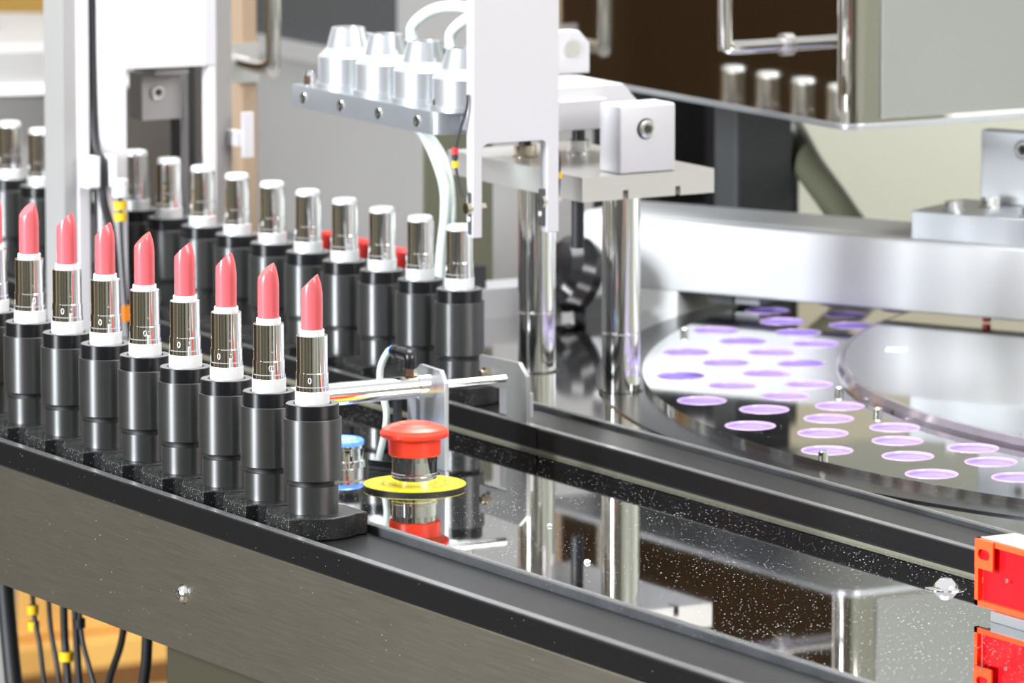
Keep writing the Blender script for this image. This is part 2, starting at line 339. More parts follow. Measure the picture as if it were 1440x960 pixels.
# ------------------------------------------------------------------ puck holders and lipsticks
poly = [(18, -25.2)] + arc(0, 0, 25.4, -44, 44, 12) + [(18, 25.2), (-9, 25.2)] + arc(-51.2, 0, 29, 31, -31, 10) + [(-9, -25.2)]
def make_holder(label, group):
    t = thing('lipstick_holder', label, 'holder', (0, 0, -12.6), group)
    z = 12.6
    obj('base_plate', prism(poly, 0, z), 'base', t, bev=0.7)
    obj('foot', lathe([(0, z), (14.45, z), (14.45, z + 15.4), (0, z + 15.4)], 56), 'body', t)
    obj('groove', lathe([(0, z + 15.4), (12.2, z + 15.4), (12.2, z + 18.6), (0, z + 18.6)], 40), 'black', t)
    b = obj('sleeve', lathe([(13.3, z + 18.3), (15.6, z + 18.3), (16.35, z + 19.1), (16.35, z + 52.9), (16.1, z + 53.3), (15.35, z + 53.3), (15.3, z + 52), (13.3, z + 52), (13.3, z + 18.3)], 64), 'body', t)
    obj('collar', lathe([(10.3, z + 50), (14.95, z + 50), (14.95, z + 61.0), (14.7, z + 61.3), (10.6, z + 61.3), (10.3, z + 61.0), (10.3, z + 50)], 56), 'collar', t)
    obj('pale_rim', lathe([(10.9, z + 61.3), (14.6, z + 61.3), (14.6, z + 61.36), (10.9, z + 61.36), (10.9, z + 61.3)], 56), 'rim', t)  # thin paler ring on the collar's top face
    obj('vent_hole', join(*[move(turn(lathe([(0, 0), (0.5, 0), (0.5, 0.3), (0, 0.3)], 8), 'Y', 90), 14.3, 0, z + q) for q in (3, 7.5, 12)]), 'hex', t).rotation_euler = (0, 0, math.radians(218))
    return t
def bullet_mesh():
    R, Z0 = 6.05, 101.5; rings, seg = 16, 48; v, f = [], []
    def h(u, rho):
        n = 4.0 if u < 0 else max(2.0, 4.0 - u * 0.7)
        return min(125.0 + (u + 6.05) * 0.955, 120 + 16.6 * math.sqrt(max(0, 1 - (rho / R) ** n)))
    v.append((0, 0, h(0, 0)))
    for i in range(1, rings + 1):
        rho = R * math.sin(math.pi / 2 * i / rings)
        for k in range(seg):
            a = 2 * math.pi * k / seg; x, y = rho * math.cos(a), rho * math.sin(a); v.append((x, y, h(x, rho)))
    for k in range(seg): v.append((R * math.cos(2 * math.pi * k / seg), R * math.sin(2 * math.pi * k / seg), Z0))
    for k in range(seg): f.append((0, 1 + k, 1 + (k + 1) % seg))
    for i in range(rings):
        a, b = 1 + i * seg, 1 + (i + 1) * seg
        for k in range(seg): f.append((a + k, b + k, b + (k + 1) % seg, a + (k + 1) % seg))
    return v, f
LZ = 52.0                              # lipstick stands inside the collar on the sleeve's inner ledge
def case_parts(t, cup=True):
    z = -LZ
    obj('base_sleeve', lathe([(0, 0), (9.7, 0), (9.7, z + 68.3), (9.45, z + 68.6), (0, z + 68.6)], 56), 'satin', t)
    b = obj('band', lathe([(0, z + 68.6), (9.45, z + 68.6), (9.45, z + 70.9), (9.12, z + 71.4), (9.12, z + 78.6), (8.95, z + 79.0), (0, z + 79.0)], 56), 'chrome', t)
    obj('tube', lathe([(0, z + 79.0), (8.72, z + 79.0), (8.72, z + 99.4), (8.45, z + 99.8), (7.05, z + 99.8), (6.95, z + 99.5), (0, z + 99.5)], 56), 'chrome', t)
    ring = [(9.12, 0.8 * math.cos(q * math.pi / 8), z + 75 + 1.6 * math.sin(q * math.pi / 8)) for q in range(17)]
    obj('oval_mark', turn(tube(ring, 0.22, smooth=False), 'Z', -97), 'satin', b)
def make_lipstick(label, group):
    t = thing('lipstick', label, 'lipstick', (0, 0, LZ), group)
    case_parts(t); z = -LZ
    obj('inner_cup', lathe([(0, z + 99.5), (6.95, z + 99.5), (6.95, z + 102.6), (6.75, z + 102.9), (0, z + 102.9)], 48), 'wplastic', t)
    v, f = bullet_mesh(); obj('bullet', ([(x, y, q + z) for x, y, q in v], f), 'pink', t, ang=28)
    return t
def make_case(label, group):
    t = thing('lipstick_case', label, 'lipstick case', (0, 0, LZ), group)
    case_parts(t); z = -LZ
    obj('top_cup', lathe([(0, z + 99.5), (8.3, z + 99.5), (8.3, z + 101.6), (7.9, z + 102.7), (7.0, z + 103.2), (0, z + 103.3)], 48), 'satin', t)
    return t
ords = ['ninth', 'eighth', 'seventh', 'sixth', 'fifth', 'fourth', 'third', 'second', 'first']
h0 = l0 = None
for k in range(9):
    n = ords[k]; x = -51.2 * (8 - k)
    lh = 'black holder with pink lipstick, %s counted from the red stop button end' % n
    ll = 'uncapped coral pink lipstick, %s counted from the red stop button end' % n
    rz = math.atan2(vr.y, vr.x)
    if h0 is None:
        h0 = make_holder(lh, 'black holders in the front row'); l0 = make_lipstick(ll, 'pink lipsticks in the front row')
        h0.location.x = x * S; l0.location.x = x * S; l0.rotation_euler.z = rz - 0.2
    else:
        dup(h0, (x, 0, -12.6), 0, lh)
        q = dup(l0, (x, 0, LZ), rz + random.uniform(-0.35, 0.3) * (0 if k == 8 else 1), ll)
        if k == 1: q.rotation_euler = (0, 0, rz + 0.5)
c0 = None; g0 = None
bo = ['first', 'second', 'third', 'fourth', 'fifth', 'sixth', 'seventh', 'eighth', 'ninth', 'tenth', 'eleventh', 'twelfth', 'thirteenth', 'fourteenth', 'fifteenth']
for k in range(15):
    x = -440.5 - 51.2 * k
    lh = 'black holder with a silver case, %s behind the fork sensor' % bo[k]; ll = 'silver lipstick case without bullet, %s behind the fork sensor' % bo[k]
    dup(h0, (x, 348.6, -12.6 - 15.6), 0, lh, 'black holders in the rear row')
    if c0 is None:
        c0 = make_case(ll, 'silver cases in the rear row'); c0.location = Vector((x, 348.6, LZ - 15.6)) * S
    else: dup(c0, (x, 348.6, LZ - 15.6), random.uniform(-0.4, 0.4), ll)

# ------------------------------------------------------------------ emergency stop and push button
t = thing('emergency_stop_button', 'red mushroom stop button on yellow disc on the mirror deck', 'button', (-214.6, 187.0, ZD))
obj('gasket', lathe([(0, 0), (31.2, 0), (31.2, 1.9), (0, 1.9)], 72), 'black', t)
p = obj('legend_plate', lathe([(0, 1.9), (31.0, 1.9), (31.0, 2.4), (0, 2.4)], 72), 'yellow', t)
obj('barrel', lathe([(0, 2.4), (14.2, 2.4), (14.2, 7.3), (13.6, 7.8), (14.1, 8.2), (14.1, 9.2), (13.7, 9.6), (13.7, 21.5), (0, 21.5)], 56), 'chrome', t)
slots = [turn(box(13.55, 13.85, -1.0, 1.0, 16.6, 20.5), 'Z', 20 * i) for i in range(18)]
obj('slot', join(*slots), 'chrome_d', t)
hd = obj('mushroom_head', lathe([(0, 20), (15.2, 20), (15.7, 20.6), (15.9, 29.5), (17.2, 30.4), (20.4, 31.4), (21.0, 32.6), (20.9, 34.0), (19.2, 36.4), (15.4, 38.0), (14.9, 37.8), (14.3, 38.3), (10.5, 39.4), (10.1, 39.2), (9.6, 39.6), (5.5, 40.3), (0, 40.5)], 72), 'red', t)
rb = []
for a in (-70, -62, -54, -22, -14, -6, 26, 34): rb.append(turn(box(20.5, 21.15, -0.25, 0.25, 31.8, 34.2), 'Z', a))
obj('grip_rib', join(*rb), 'red', hd)
def text_ring(parent, txt, r, a_mid, step, z, size):
    gs = []
    for i, ch in enumerate(txt):
        if ch == ' ': continue
        cu = bpy.data.curves.new('t', 'FONT'); cu.body = ch; cu.size = size * S; cu.align_x = 'CENTER'
        o = bpy.data.objects.new('t', cu); C.objects.link(o)
        me = bpy.data.meshes.new_from_object(o.evaluated_get(bpy.context.evaluated_depsgraph_get()))
        g = [tuple(v.co / S) for v in me.vertices], [tuple(p.vertices) for p in me.polygons]
        bpy.data.objects.remove(o); bpy.data.curves.remove(cu); bpy.data.meshes.remove(me)
        a = a_mid + (i - (len(txt) - 1) / 2) * step
        gs.append(turn(move(turn(g, 'Z', 90), r, 0, z), 'Z', a))
    obj('lettering', join(*gs), 'ink', parent)
text_ring(p, 'EMERGENCY', 22.5, 60, 13, 2.45, 5.5)
text_ring(p, 'STOP', 22.5, -120, 13, 2.45, 5.5)
t = thing('illuminated_push_button', 'chrome push button with glowing blue lens on the mirror deck', 'button', (-313.4, 191.3, ZD))
obj('bezel', lathe([(0, 0), (14.6, 0), (14.6, 2), (13.4, 2.6), (13.4, 9.6), (14.4, 10.2), (14.4, 11.8), (13, 12.4), (0, 12.4)], 56), 'chrome', t)
obj('lens_ring', lathe([(12.9, 12.4), (13.6, 12.4), (13.6, 14.4), (12.4, 15.2), (9, 15.4), (9, 12.4)], 56), 'blue', t)
obj('lens', lathe([(0, 12.4), (9, 12.4), (9, 15.5), (0, 16.0)], 48), 'bluec', t)
t = thing('flat_cable_clip', 'black flat bracket lying behind the stop button', 'bracket', (-262, 208, ZD))
obj('blade', turn(prism([(-26, -2), (20, -5), (24, 0), (-20, 4)], 0, 2.4), 'Z', 30), 'black', t, bev=0.4)
obj('lip', turn(prism([(-26, -2), (20, -5), (20, -4), (-26, -1)], 2.4, 6), 'Z', 30), 'blackg', t)

# ------------------------------------------------------------------ pneumatic stopper
t = thing('pneumatic_cylinder', 'slim steel air cylinder on an upright plate between the conveyors', 'air cylinder', (-269.8, 233, ZD))
zc = 15.3 - ZD
br = prism([(-30, 0), (17, 0), (17, 55), (11, 62), (-14, 62.6), (-30, 50)], 0, 3)
obj('mounting_plate', turn(([(x, y, z) for x, y, z in br[0]], br[1]), 'X', 90), 'alu', t, bev=0.4)
obj('barrel', rody(-118, -14, 0, zc, 7.0, 40), 'rod', t)
obj('head_cap', rody(-14, -3, 0, zc, 7.7, 40), 'rod', t)
obj('piston_rod', rody(0, 50, 0, zc, 2.4, 24), 'rod', t)
obj('locknut', turn(prism(hexpoly(5.5), 0, 4), 'X', -90), 'screwz', t, (0, 0, zc))
fit = obj('elbow_fitting', join(tube([(-16, -18, zc + 20), (-6, -18, zc + 20), (0, -18, zc + 19), (0.5, -18, zc + 12)], 3.7, 16), rodx(-19, -14, -18, zc + 20, 4.1)), 'blackg', t)
obj('hex_nut', move(prism(hexpoly(4.6), 0, 4.5), 0.5, -18, zc + 7.2), 'brass', fit)
obj('release_collar', rodx(-21.5, -19, -18, zc + 20, 3.4), 'bluep', fit)
obj('air_hose', tube([(-21, -18, zc + 20), (-27, -18, zc + 18.5), (-33, -20, zc + 8), (-33, -20, zc - 4), (-26, -20, zc - 18), (-24, -22, zc - 30), (-30, -24, 0.6)], 2.1, 12), 'tube', t)
sn = obj('reed_sensor', box(-18, -13, -20, -16, zc - 24, zc - 8.5), 'black', t, bev=0.4)
obj('indicator', box(-18.5, -12.5, -20.6, -15.6, zc - 8.5, zc - 5.5), 'ylab', sn)
t = thing('stop_plate', 'upright steel plate with chamfered corner over the rear conveyor', 'bracket', (-322, 322, -20.4))
br = prism([(-42, 17), (-42, 35.3), (7, 36.6), (17, 29), (17, -2), (-8, -2), (-8, 17)], 0, 3)
obj('plate', turn(br, 'X', 90), 'steel_d', t, bev=0.4)
obj('foot', box(-22, 4, 0, 10, 0 , 16), 'alu', t, bev=0.5)
obj('bolt', join(move(turn(prism(hexpoly(4.2), 0, 3.4), 'X', 90), -30, -3, 25), rody(-9, -6, -30, 25, 2.2)), 'brass', t)

# ------------------------------------------------------------------ post-mounted platform behind the rear conveyor
t = thing('post_platform', 'ground steel plate standing on two chromed posts', 'platform', (-430, 465, ZT))
for x in (0, -108.6):
    o = obj('post', lathe([(0, 0), (12.5, 0), (12.5, 40), (12.2, 40.4), (12.2, 41), (12.5, 41.4), (12.5, 132), (0, 132)], 48), 'rod', t, (x, 0, 0))
    obj('seat_ring', lathe([(12.5, 0), (14.5, 0), (14.5, 0.6), (12.5, 0.6)], 40), 'black', o)
pl = [(-150, -45), (25, -45), (25, 56), (-150, 56)]
obj('top_plate', join(box(-150, 12, -45, 56, 132, 148), box(12, 25, -45, -14, 132, 148), box(12, 25, -10, 26, 132, 148), box(12, 25, 30, 56, 132, 148), box(12, 25, -14, -10, 138, 148), box(12, 25, 26, 30, 138, 148)), 'steel', t)
b = obj('bearing_block', join(box(-2, 24, -16, 27, 148, 193)), 'alu_w', t, bev=2.0, seg=3)
cap_screw(b, (24, 4, 177), 6.0, 2.6, 'Y', 90, 'screwz')
obj('counterbore', turn(lathe([(5.8, 0), (6.9, 0), (6.9, 0.15), (5.8, 0.15)], 32), 'Y', 90), 'hex', b, (24, 4, 177))
obj('stop_pin', rodz(92, 132, -42, -8, 4.2), 'black', t)
hex_bolt(t, (-92, -19, 148), 7.5, 8, 'brass'); hex_bolt(t, (-91, 22, 148), 8.0, 9, 'screwz')
obj('jack_screw', rodz(157, 172, -91, 22, 4.4), 'black', t)
obj('jack_screw', rodz(156, 168, -92, -19, 4.2), 'black', t)
t = thing('transfer_arm', 'white aluminium swing arm with chamfered end resting on jack screws', 'machine arm', (-500, 450, 141))
arm = [(-26, 0), (61, 0), (61, 12), (48, 26), (-26, 26)]
obj('arm_plate', join(move(turn(turn(prism(arm, 0, 60), 'X', 90), 'Z', 90), -42, 0, 0)), 'alu_w', t, bev=0.8)
obj('front_pad', box(16, 28, -16, 30, -2, 18), 'alu_w', t, bev=0.8)
obj('link', box(26, 66, 34, 44, -6, 8), 'steel', t, bev=0.8)
e = obj('ear', turn(turn(prism([(30, 26), (62, 26), (62, 46), (54, 55), (30, 55)], 0, 12), 'X', 90), 'Z', 90), 'alu_w', t, (-60, 0, 0), bev=0.6)
obj('washer', turn(lathe([(0, 0), (6, 0), (6, 0.8), (0, 0.8)], 32), 'Y', 90), 'steel', e, (12, 48, 43))
t = thing('fork_sensor_arm', 'tall pale aluminium fork plate with two fibre sensors over the rear row', 'sensor arm', (-390, 362, 85.5))
outer = [(-32, 0), (-25.6, 0)] + arc(-20.6, 55, 5, 180, 90, 6) + arc(18, 55, 5, 90, 0, 6) + [(23, 0), (31.5, 0), (31.5, 175), (-32, 175)]
fk = mesh('plate', turn(turn(prism(outer, -9, 0), 'X', 90), 'Z', 90), 0.5)
obj('plate', fk, 'alu_w', t)
for sy, zz in ((-1, 19), (1, 20)):
    y = -29 if sy < 0 else 27
    s = obj('fibre_sensor', box(-6.5, -2.5, y - 3.6, y - 2.9 + 0.2, 2, zz + 10) if sy < 0 else box(-6.5, -2.5, y - 7, y - 4, 4, zz + 8), 'dgrey', t, bev=0.3)
    obj('hex_nut', join(move(turn(prism(hexpoly(4.0), 0, 3.5), 'X', 90), -4, y - 3, zz), move(turn(prism(hexpoly(3.2), 0, 4), 'X', -90), -4, y + 3.5, zz)), 'brass' , t)
    obj('fibre_end', turn(lathe([(0, 0), (1.6, 0), (1.6, 0.7), (0, 0.7)], 16), 'X', 90), 'label', s, (-4, y - 3.7 if sy < 0 else y - 7, 12))
cb = obj('fibre_cable', tube([(-6, -36.5, zz + 6), (-9, -38, 36), (-11, -39, 52), (-9, -37.5, 66), (-4, -34.5, 84), (-4, -34, 92)], 0.9, 8), 'black', t)
for z0, z1, m in ((45, 49, 'ylab'), (50, 53, 'black'), (53.5, 57.5, 'rlab')): obj('cable_marker', rodz(z0, z1, -11, -39.2, 2.1, 14), m, cb)
cb = obj('fibre_cable', tube([(-4, 33, 22), (-5, 34.5, 32), (-4, 34, 48), (-8, 32, 62)], 0.9, 8), 'black', t)
obj('cable_marker', rodz(34, 38, -4.6, 34.4, 2.0, 14), 'ylab', cb)

# ------------------------------------------------------------------ nozzle tool head above the rear row
t = thing('nozzle_tool_head', 'aluminium tool plate with four stepped nozzle cups above the silver cases', 'tool head', (-532, 350, 147))
obj('tool_plate', prism([(-97, -22), (88, -22)] + arc(88, -12, 10, -90, 0, 6) + [(98, 22), (-97, 22)], 0, 15), 'alu_d', t, bev=0.5)
for k in range(4):
    x = 91.5 - 51.2 * k
    n = obj('nozzle_cup', lathe([(0, 15), (22.6, 15), (22.6, 18.5), (20.3, 18.5), (20.3, 36), (14.5, 42), (11, 55), (8.5, 55), (8.5, 50), (0, 50)], 48), 'alu', t, (x, 2, 0))
    obj('flat', prism([(-10, 13.5), (10, 13.5), (10, 20), (-10, 20)], 36.2, 50), 'alu', n, bev=0.5)
    s = obj('set_screw', turn(lathe([(0, 0.2), (1.7, 0.2), (1.9, 0.8), (3.6, 0.8), (3.9, 0), (0, 0)], 20), 'X', 90), 'screwz', t, (-80.5 + 51.2 * k, -22, 7))
    obj('socket', turn(prism(hexpoly(1.8), 0.3, 0.5), 'X', 90), 'hex', s)
for x in (-86, 88): cap_screw(t, (x, -14, 15), 4.6, 9, m='chrome')
for x0 in (66, 15): obj('vacuum_hose', tube([(x0, 8, 50), (x0 - 4, 10, 62), (x0 + 14, 16, 74), (x0 + 40, 24, 77), (x0 + 62, 30, 70)], 3.6, 12), 'tube', t)
obj('vacuum_hose', tube([(-24, 18, 0), (-18, 34, -14), (0.6, 38, -41.6), (4.3, 38, -65), (-1.5, 38, -94), (-3.5, 38, -128), (0, 40, -178.5)], 3.4, 12), 'tube', t)
obj('vacuum_hose', tube([(-6, 18, 0), (-4, 36, -20), (-0.7, 43, -37), (5, 43, -65), (-1, 43, -94), (-3, 43, -128), (8, 46, -178.5)], 2.6, 12), 'tube', t)
obj('carrier_arm', box(98, 136, -4, 22, 3, 13), 'alu', t, bev=0.5)
obj('wire_bundle', tube([(118, 10, 66), (112, 8, 62), (108, 6, 55), (112, 4, 50)], 1.6, 8), 'orange', t)
obj('wire_bundle', tube([(122, 12, 70), (114, 10, 62), (116, 8, 55), (122, 6, 52)], 1.6, 8), 'bluep', t)

# ------------------------------------------------------------------ turntable
CX, CY, RD = -145.8, 1054.3, 636.6
tt = thing('turntable', 'large mirror steel turntable disc with rows of lilac cup holes', 'turntable', (CX, CY, ZT))
holed('surround_ring', arc(0, 0, 668, 0, 358, 179), [arc(0, 0, 600, 0, 358, 179), arc(-430 - CX, 465 - CY, 14.7, 0, 345, 23)], 0.0, 1.2, 'blackg', tt)   # bored out where the chromed post stands
holes, cups = [], []
for k in range(-5, 9):
    for base, rr in ((240.0, 554.5), (240.8, 611.7), (244.95, 530.5), (244.95, 581.5)):
        a = math.radians(base + 9.63 * k); cups.append((rr * math.cos(a), rr * math.sin(a)))
        holes.append(arc(cups[-1][0], cups[-1][1], 16.4, 0, 348.75, 31))
holed('disc', arc(0, 0, RD, 0, 358, 179), holes, 1.2, 5.0, 'disc', tt)
ci = mesh('cup_insert', lathe([(0, 3.2), (14.2, 3.2), (14.7, 3.9), (15.0, 3.9), (15.0, 1.2), (0, 1.2)], 40))
cr = mesh('cup_rim', lathe([(15.0, 1.2), (15.0, 4.6), (15.3, 5.3), (16.0, 5.4), (16.3, 5.0), (16.3, 1.2), (15.0, 1.2)], 40))
ci.materials.append(M['lilac']); cr.materials.append(M['lilacr'])
for x, y in cups:
    c = obj('cup_insert', ci, 'lilac', tt, (x, y, 0)); obj('cup_rim', cr, 'lilacr', c)
hub = obj('hub_plate', lathe([(0, 5), (502, 5), (502, 10.5), (501.5, 11), (0, 11)], 160), 'disc', tt)
obj('hub_rim', lathe([(502.2, 5), (507, 5), (507, 7), (505, 11.1), (502.2, 11.1), (502.2, 5)], 160), 'acryl', hub)
lb = obj('sticker', turn(move(box(-7, 7, -9, 9, 11, 11.3), 468, 0, 0), 'Z', 232), 'label', hub)
pin = mesh('locating_pin', lathe([(0, 5), (3, 5), (3, 8.6), (2.4, 9.2), (0, 9.2)], 20)); pin.materials.append(M['chrome'])
for r, a in ((517, 249), (518, 258.6), (628, 271.5), (628, 223.6)): obj('locating_pin', pin, 'chrome', tt, (r * math.cos(math.radians(a)), r * math.sin(math.radians(a)), 0))

# cross beam over the turntable, turned 27.8 degrees against the conveyors
BA = math.atan2(0.466, 0.885)
t = thing('beam_housing', 'pale steel cross beam housing spanning over the turntable', 'machine housing', (-736.7, 671.5, ZT), rz=BA)
obj('leg', box(-60, 28, 0, 88, 0, 16), 'housing', t)
obj('front_cover', box(-60, 1300, 0, 20, 16, 66.3), 'housing', t, bev=2.5, seg=3)
obj('top_cover', box(-60, 1300, 20, 88, 58, 66.3), 'housing', t)
obj('guide_shoe', box(42, 62, 20, 50, 7, 58), 'dgrey', t)
obj('shutter', box(64, 84, 20, 50, 8, 58), 'grey', t)
obj('indicator', rodz(12, 16, 270, 12, 3), 'rlab', t)
t = thing('clamp_block', 'bluish steel block with hex bolts on top of the beam housing', 'block', (-736.7 + 0.885 * 212 - 0.466 * 8, 671.5 + 0.466 * 212 + 0.885 * 8, ZT + 66.3), rz=BA)
obj('base_block', box(0, 160, 0, 76, 0, 20), 'alu', t, bev=0.8)
for x, y in ((26, 14), (38, 46), (86, 14)): hex_bolt(t, (x, y, 20), 7, 7, 'screwz')
u = obj('upright', box(22, 160, 62, 74, 20, 72), 'alu', t, bev=0.8)
cap_screw(u, (56, 62, 60), 7, 3, 'X', 90)

# ------------------------------------------------------------------ control box, overhead
t = thing('control_box', 'mirror polished sheet steel control box hanging over the turntable', 'box', (-488.6, 681.4, 124.5))
cr_ = 14
outline = [(-420, 0)] + [(-cr_, 0)] + arc(-cr_, cr_, cr_, -90, 0, 8) + [(0, 420), (-420, 420)]
obj('shell', prism(outline, 3, 330), 'boxm', t)
obj('front_door', box(0.2, 1.6, 26, 416, 6, 330), 'boxr', t, bev=0.3)
obj('bottom_trim', prism([(x * 1.004 + 0.8, y * 1.004 - 0.8) for x, y in outline], -1, 3), 'alu', t, bev=0.6)
h = obj('handle', tube([(-78, 0, 51), (-78, -40, 51), (-78, -48, 53), (-78, -50, 61), (-78, -50, 170), (-78, -48, 178), (-78, -40, 180), (-78, 0, 180)], 5, 16), 'rod', t)
obj('handle_foot', rody(-4, 0, -78, 51, 8), 'steel', h)

# ------------------------------------------------------------------ red interlock, dome screw, crumbs on the mirror deck
t = thing('red_interlock_switch', 'glossy red plastic interlock block with slotted tabs at the deck edge', 'switch', (286.2, 251.9, ZD))
obj('housing', box(3, 130, 3, 26, 7, 42), 'redp', t, bev=0.8)
obj('front_frame', join(box(0, 130, 0, 3, 6, 9), box(0, 130, 0, 3, 40, 43), box(0, 3, 0, 3, 6, 43)), 'redo', t)
holed('slotted_tab', [(0, 0), (17, 0), (17, -16), (0, -16)], [arc(5.5, -8, 2.8, 90, 270, 8) + arc(11, -8, 2.8, -90, 90, 8)], -1.2, 0, 'redo', t, (1.5, 0, 43), 'XZ')
obj('slot_floor', box(3, 16, 0.6, 1.2, 29, 41), 'redp', t)
obj('top_face', box(0.5, 130, 3, 26, 42, 43), 'pinkt', t)
obj('lever', box(26, 40, 16, 22, 43, 66), 'redo', t, bev=1)
obj('mount_bar', box(18, 130, -2, 16, 0, 5.6), 'alu', t, bev=0.4)
obj('rivet', move(turn(lathe([(0, 0.6), (1.0, 0.5), (1.2, 0)], 14), 'X', 90), 30, 0, 24), 'screwz', t)
tag(obj('dome_screw', lathe([(0, 6.2), (3.2, 5.8), (5.6, 3.6), (6.8, 1.8), (7.2, 0.9), (11.6, 0.6), (11.8, 0), (0, 0)], 32), 'chrome', None, (214.8, 282.1, ZD)), 'small shiny dome screw on the mirror deck beside the red switch', 'screw')
for (x, y, r), lb in zip(((49, 150, 1.9), (-60, 190, 1.6)), ('white crumb on the mirror deck beside the mirrored steel platform', 'white crumb on the mirror deck between the mirrored posts')):
    g = lathe([(0, 0), (r, 0), (r * 1.1, r * 0.5), (r * 0.5, r), (0, r)], 7)
    g = ([(a * random.uniform(0.7, 1.3), b * random.uniform(0.6, 1.2), c) for a, b, c in g[0]], g[1])
    tag(obj('wax_crumb', g, 'wplastic', None, (x, y, ZD)), lb, 'crumb')

# ------------------------------------------------------------------ portal station on the rear row, left
t = thing('portal_station', 'pale upright portal plate with a window the silver cases pass through', 'machine station', (-840, 330, ZD))
zo = 153 - ZD
obj('portal_plate', turn(turn(prism([(-40, 0), (-19, 0), (-19, zo), (46.5, zo - 1), (46.5, 0), (51.5, 0), (51.5, 420), (-40, 420)], -12, 0), 'X', 90), 'Z', 90), 'portal', t, bev=0.5)
obj('bright_edge', box(0, 1.0, 42.5, 51, zo, 420), 'alu_w', t)
obj('side_column', box(-34, -4, -66.5, -56, 0, 420), 'panel', t, bev=0.6)
obj('side_rib', box(-30, -2, -56, -47, 0, 420), 'portal', t, bev=0.6)
obj('back_tie', box(-34, -13, -47, -40, 0, 420), 'dgrey', t)
obj('side_panel', box(-20, -12, 51.5, 70, 0, 420), 'panel', t)
gb = obj('guide_block', box(-50, -30, 8, 40, 148, 182), 'panel', t, bev=0.8)
cap_screw(gb, (-30, 20, 168), 5.5, 3, 'Y', 90, 'steel')
obj('hanger', box(-46, -12.5, 10, 36, 182, 240), 'panel', t)
obj('inner_strip', box(-46, -40, 46.8, 50, 0, 182), 'portal', t)
obj('dark_slot', box(-64, -60, 48, 66, 0, 190), 'hex', t)
obj('power_cable', tube([(-7, -43.5, 420), (-7, -43.5, 260), (-4, -43, 150), (6, -42, 124), (8, -42, 100), (8, -36, 76), (10, -34, 40), (12, -34, 0)], 3.0, 16), 'black', t)
obj('cable_clamp', join(box(2, 14, -57, -47, 109, 131), box(2, 14, -39, -34, 109, 131), box(0.5, 3, -48, -38, 116, 123)), 'wplastic', t, bev=0.8)
sn = obj('proximity_sensor', rodz(102, 114, 12, -31, 5.5), 'wplastic', t)
for z1 in (88, 96): obj('cable_marker', rodz(z1 - 3, z1 + 2.4, 12, -31, 4.6, 18), 'ylab', sn)
obj('sensor_lead', tube([(12, -31, 102), (12, -30, 70), (13, -28, 30), (14, -26, 0)], 1.3, 16), 'black', sn)
obj('warning_tag', box(13, 16, -31, -24, 14, 25), 'orange', t)
obj('bright_bracket', box(2, 6, 70, 78, 122, 154), 'alu_w', t)
obj('bracket_stem', box(-20, 2, 66, 74, 130, 140), 'alu_w', t)

# ------------------------------------------------------------------ enclosure behind
t = thing('enclosure_panel', 'wide grey sheet steel enclosure wall behind the rear row', 'panel', (-1300, 1000, ZF))
obj('sheet', box(-880, 175, 0, 8, 640, 1500), 'panel', t)
obj('sheet', box(-1600, -884, 0, 8, 640, 905), 'panel', t)
obj('post', box(145, 175, 8, 40, 0, 1500), 'dgrey', t)
obj('post', box(-1600, -1570, 8, 40, 0, 905), 'dgrey', t)
obj('stiffener', box(-880, 175, -10, 0, 930, 946), 'panel', t)
obj('dark_hatch', box(-700, -380, -3, 0, 946, 1300), 'dgrey', t)
t = thing('red_guide_bar', 'low red bar on a grey foot behind the rear row of cases', 'bar', (-728, 440, ZT))
obj('bar', box(-60, 60, -6, 6, 49, 68), 'rlab', t, bev=3, seg=3)
obj('foot', box(-8, 8, -5, 5, 0, 49), 'grey', t, bev=1)
t = thing('guard_post', 'slim tan guard post with a bent rod handle', 'post', (-1110, 537, ZD - 8))
obj('post', box(-12, 8, 4, 17, 0, 620), 'tan', t, bev=1)
obj('bracket', box(8, 11, -8, 17, 150, 180), 'steel', t)
hh = obj('handle', tube([(10, 0, 166), (50, 0, 166), (62, 0, 170), (65, 0, 182), (65, 0, 320), (62, 0, 332), (50, 0, 336), (10, 0, 336)], 5.5, 16), 'rod', t)
obj('screw', turn(lathe([(0, 0), (5, 0), (5, 3), (0, 3)], 20), 'Y', 90), 'steel', hh, (62, 0, 164))
t = thing('pale_cabinet', 'pale green painted cabinet side behind the control box', 'cabinet', (-1600, 1500, ZF))
obj('side', box(-420, 700, 0, 300, 0, 980), 'pale', t, bev=4)
obj('rivet', turn(lathe([(0, 2), (3, 1.4), (4, 0)], 16), 'X', 90), 'steel', t, (40, 0, 760))
t = thing('reflected_partition', 'added dark brown board partition, unseen, mirrored in the polished steel', 'partition', (-4200, -2500, ZF))  # added out of view so the control box reflects brown
for i in range(9): obj('board', box(-1700 + 380 * i, -1700 + 380 * i + 372, 0, 40, 0, 2400), 'brownw', t)
for i in range(6): obj('board', box(-1740, -1702, 20 + 400 * i, 20 + 400 * i + 392, 0, 2400), 'brownw', t)
t = thing('rear_base_block', 'low grey machine block with black band behind the posts', 'block', (-800, 430, ZT - 13))
obj('body', box(0, 36, -16, 190, 0, 34), 'grey', t, bev=1)
obj('band', box(-2, 34, -18, 128, 34, 50), 'black', t)
obj('lower_plate', box(-120, 0, -44, 260, -1, 4), 'panel', t)
obj('olive_window', box(-60, -56, 130, 186, 4, 140), 'olive', t)
t = thing('hand_wheel', 'black round knob on the deck between the two chromed posts', 'knob', (-733, 622, ZT))
obj('knob', turn(lathe([(0, 0), (20, 0), (26, 4), (28, 12), (26, 22), (20, 28), (0, 30)], 40), 'X', 70), 'blackg', t, (0, 0, 27))
obj('stand', box(-8, 8, -6, 24, 0, 14), 'dgrey', t)
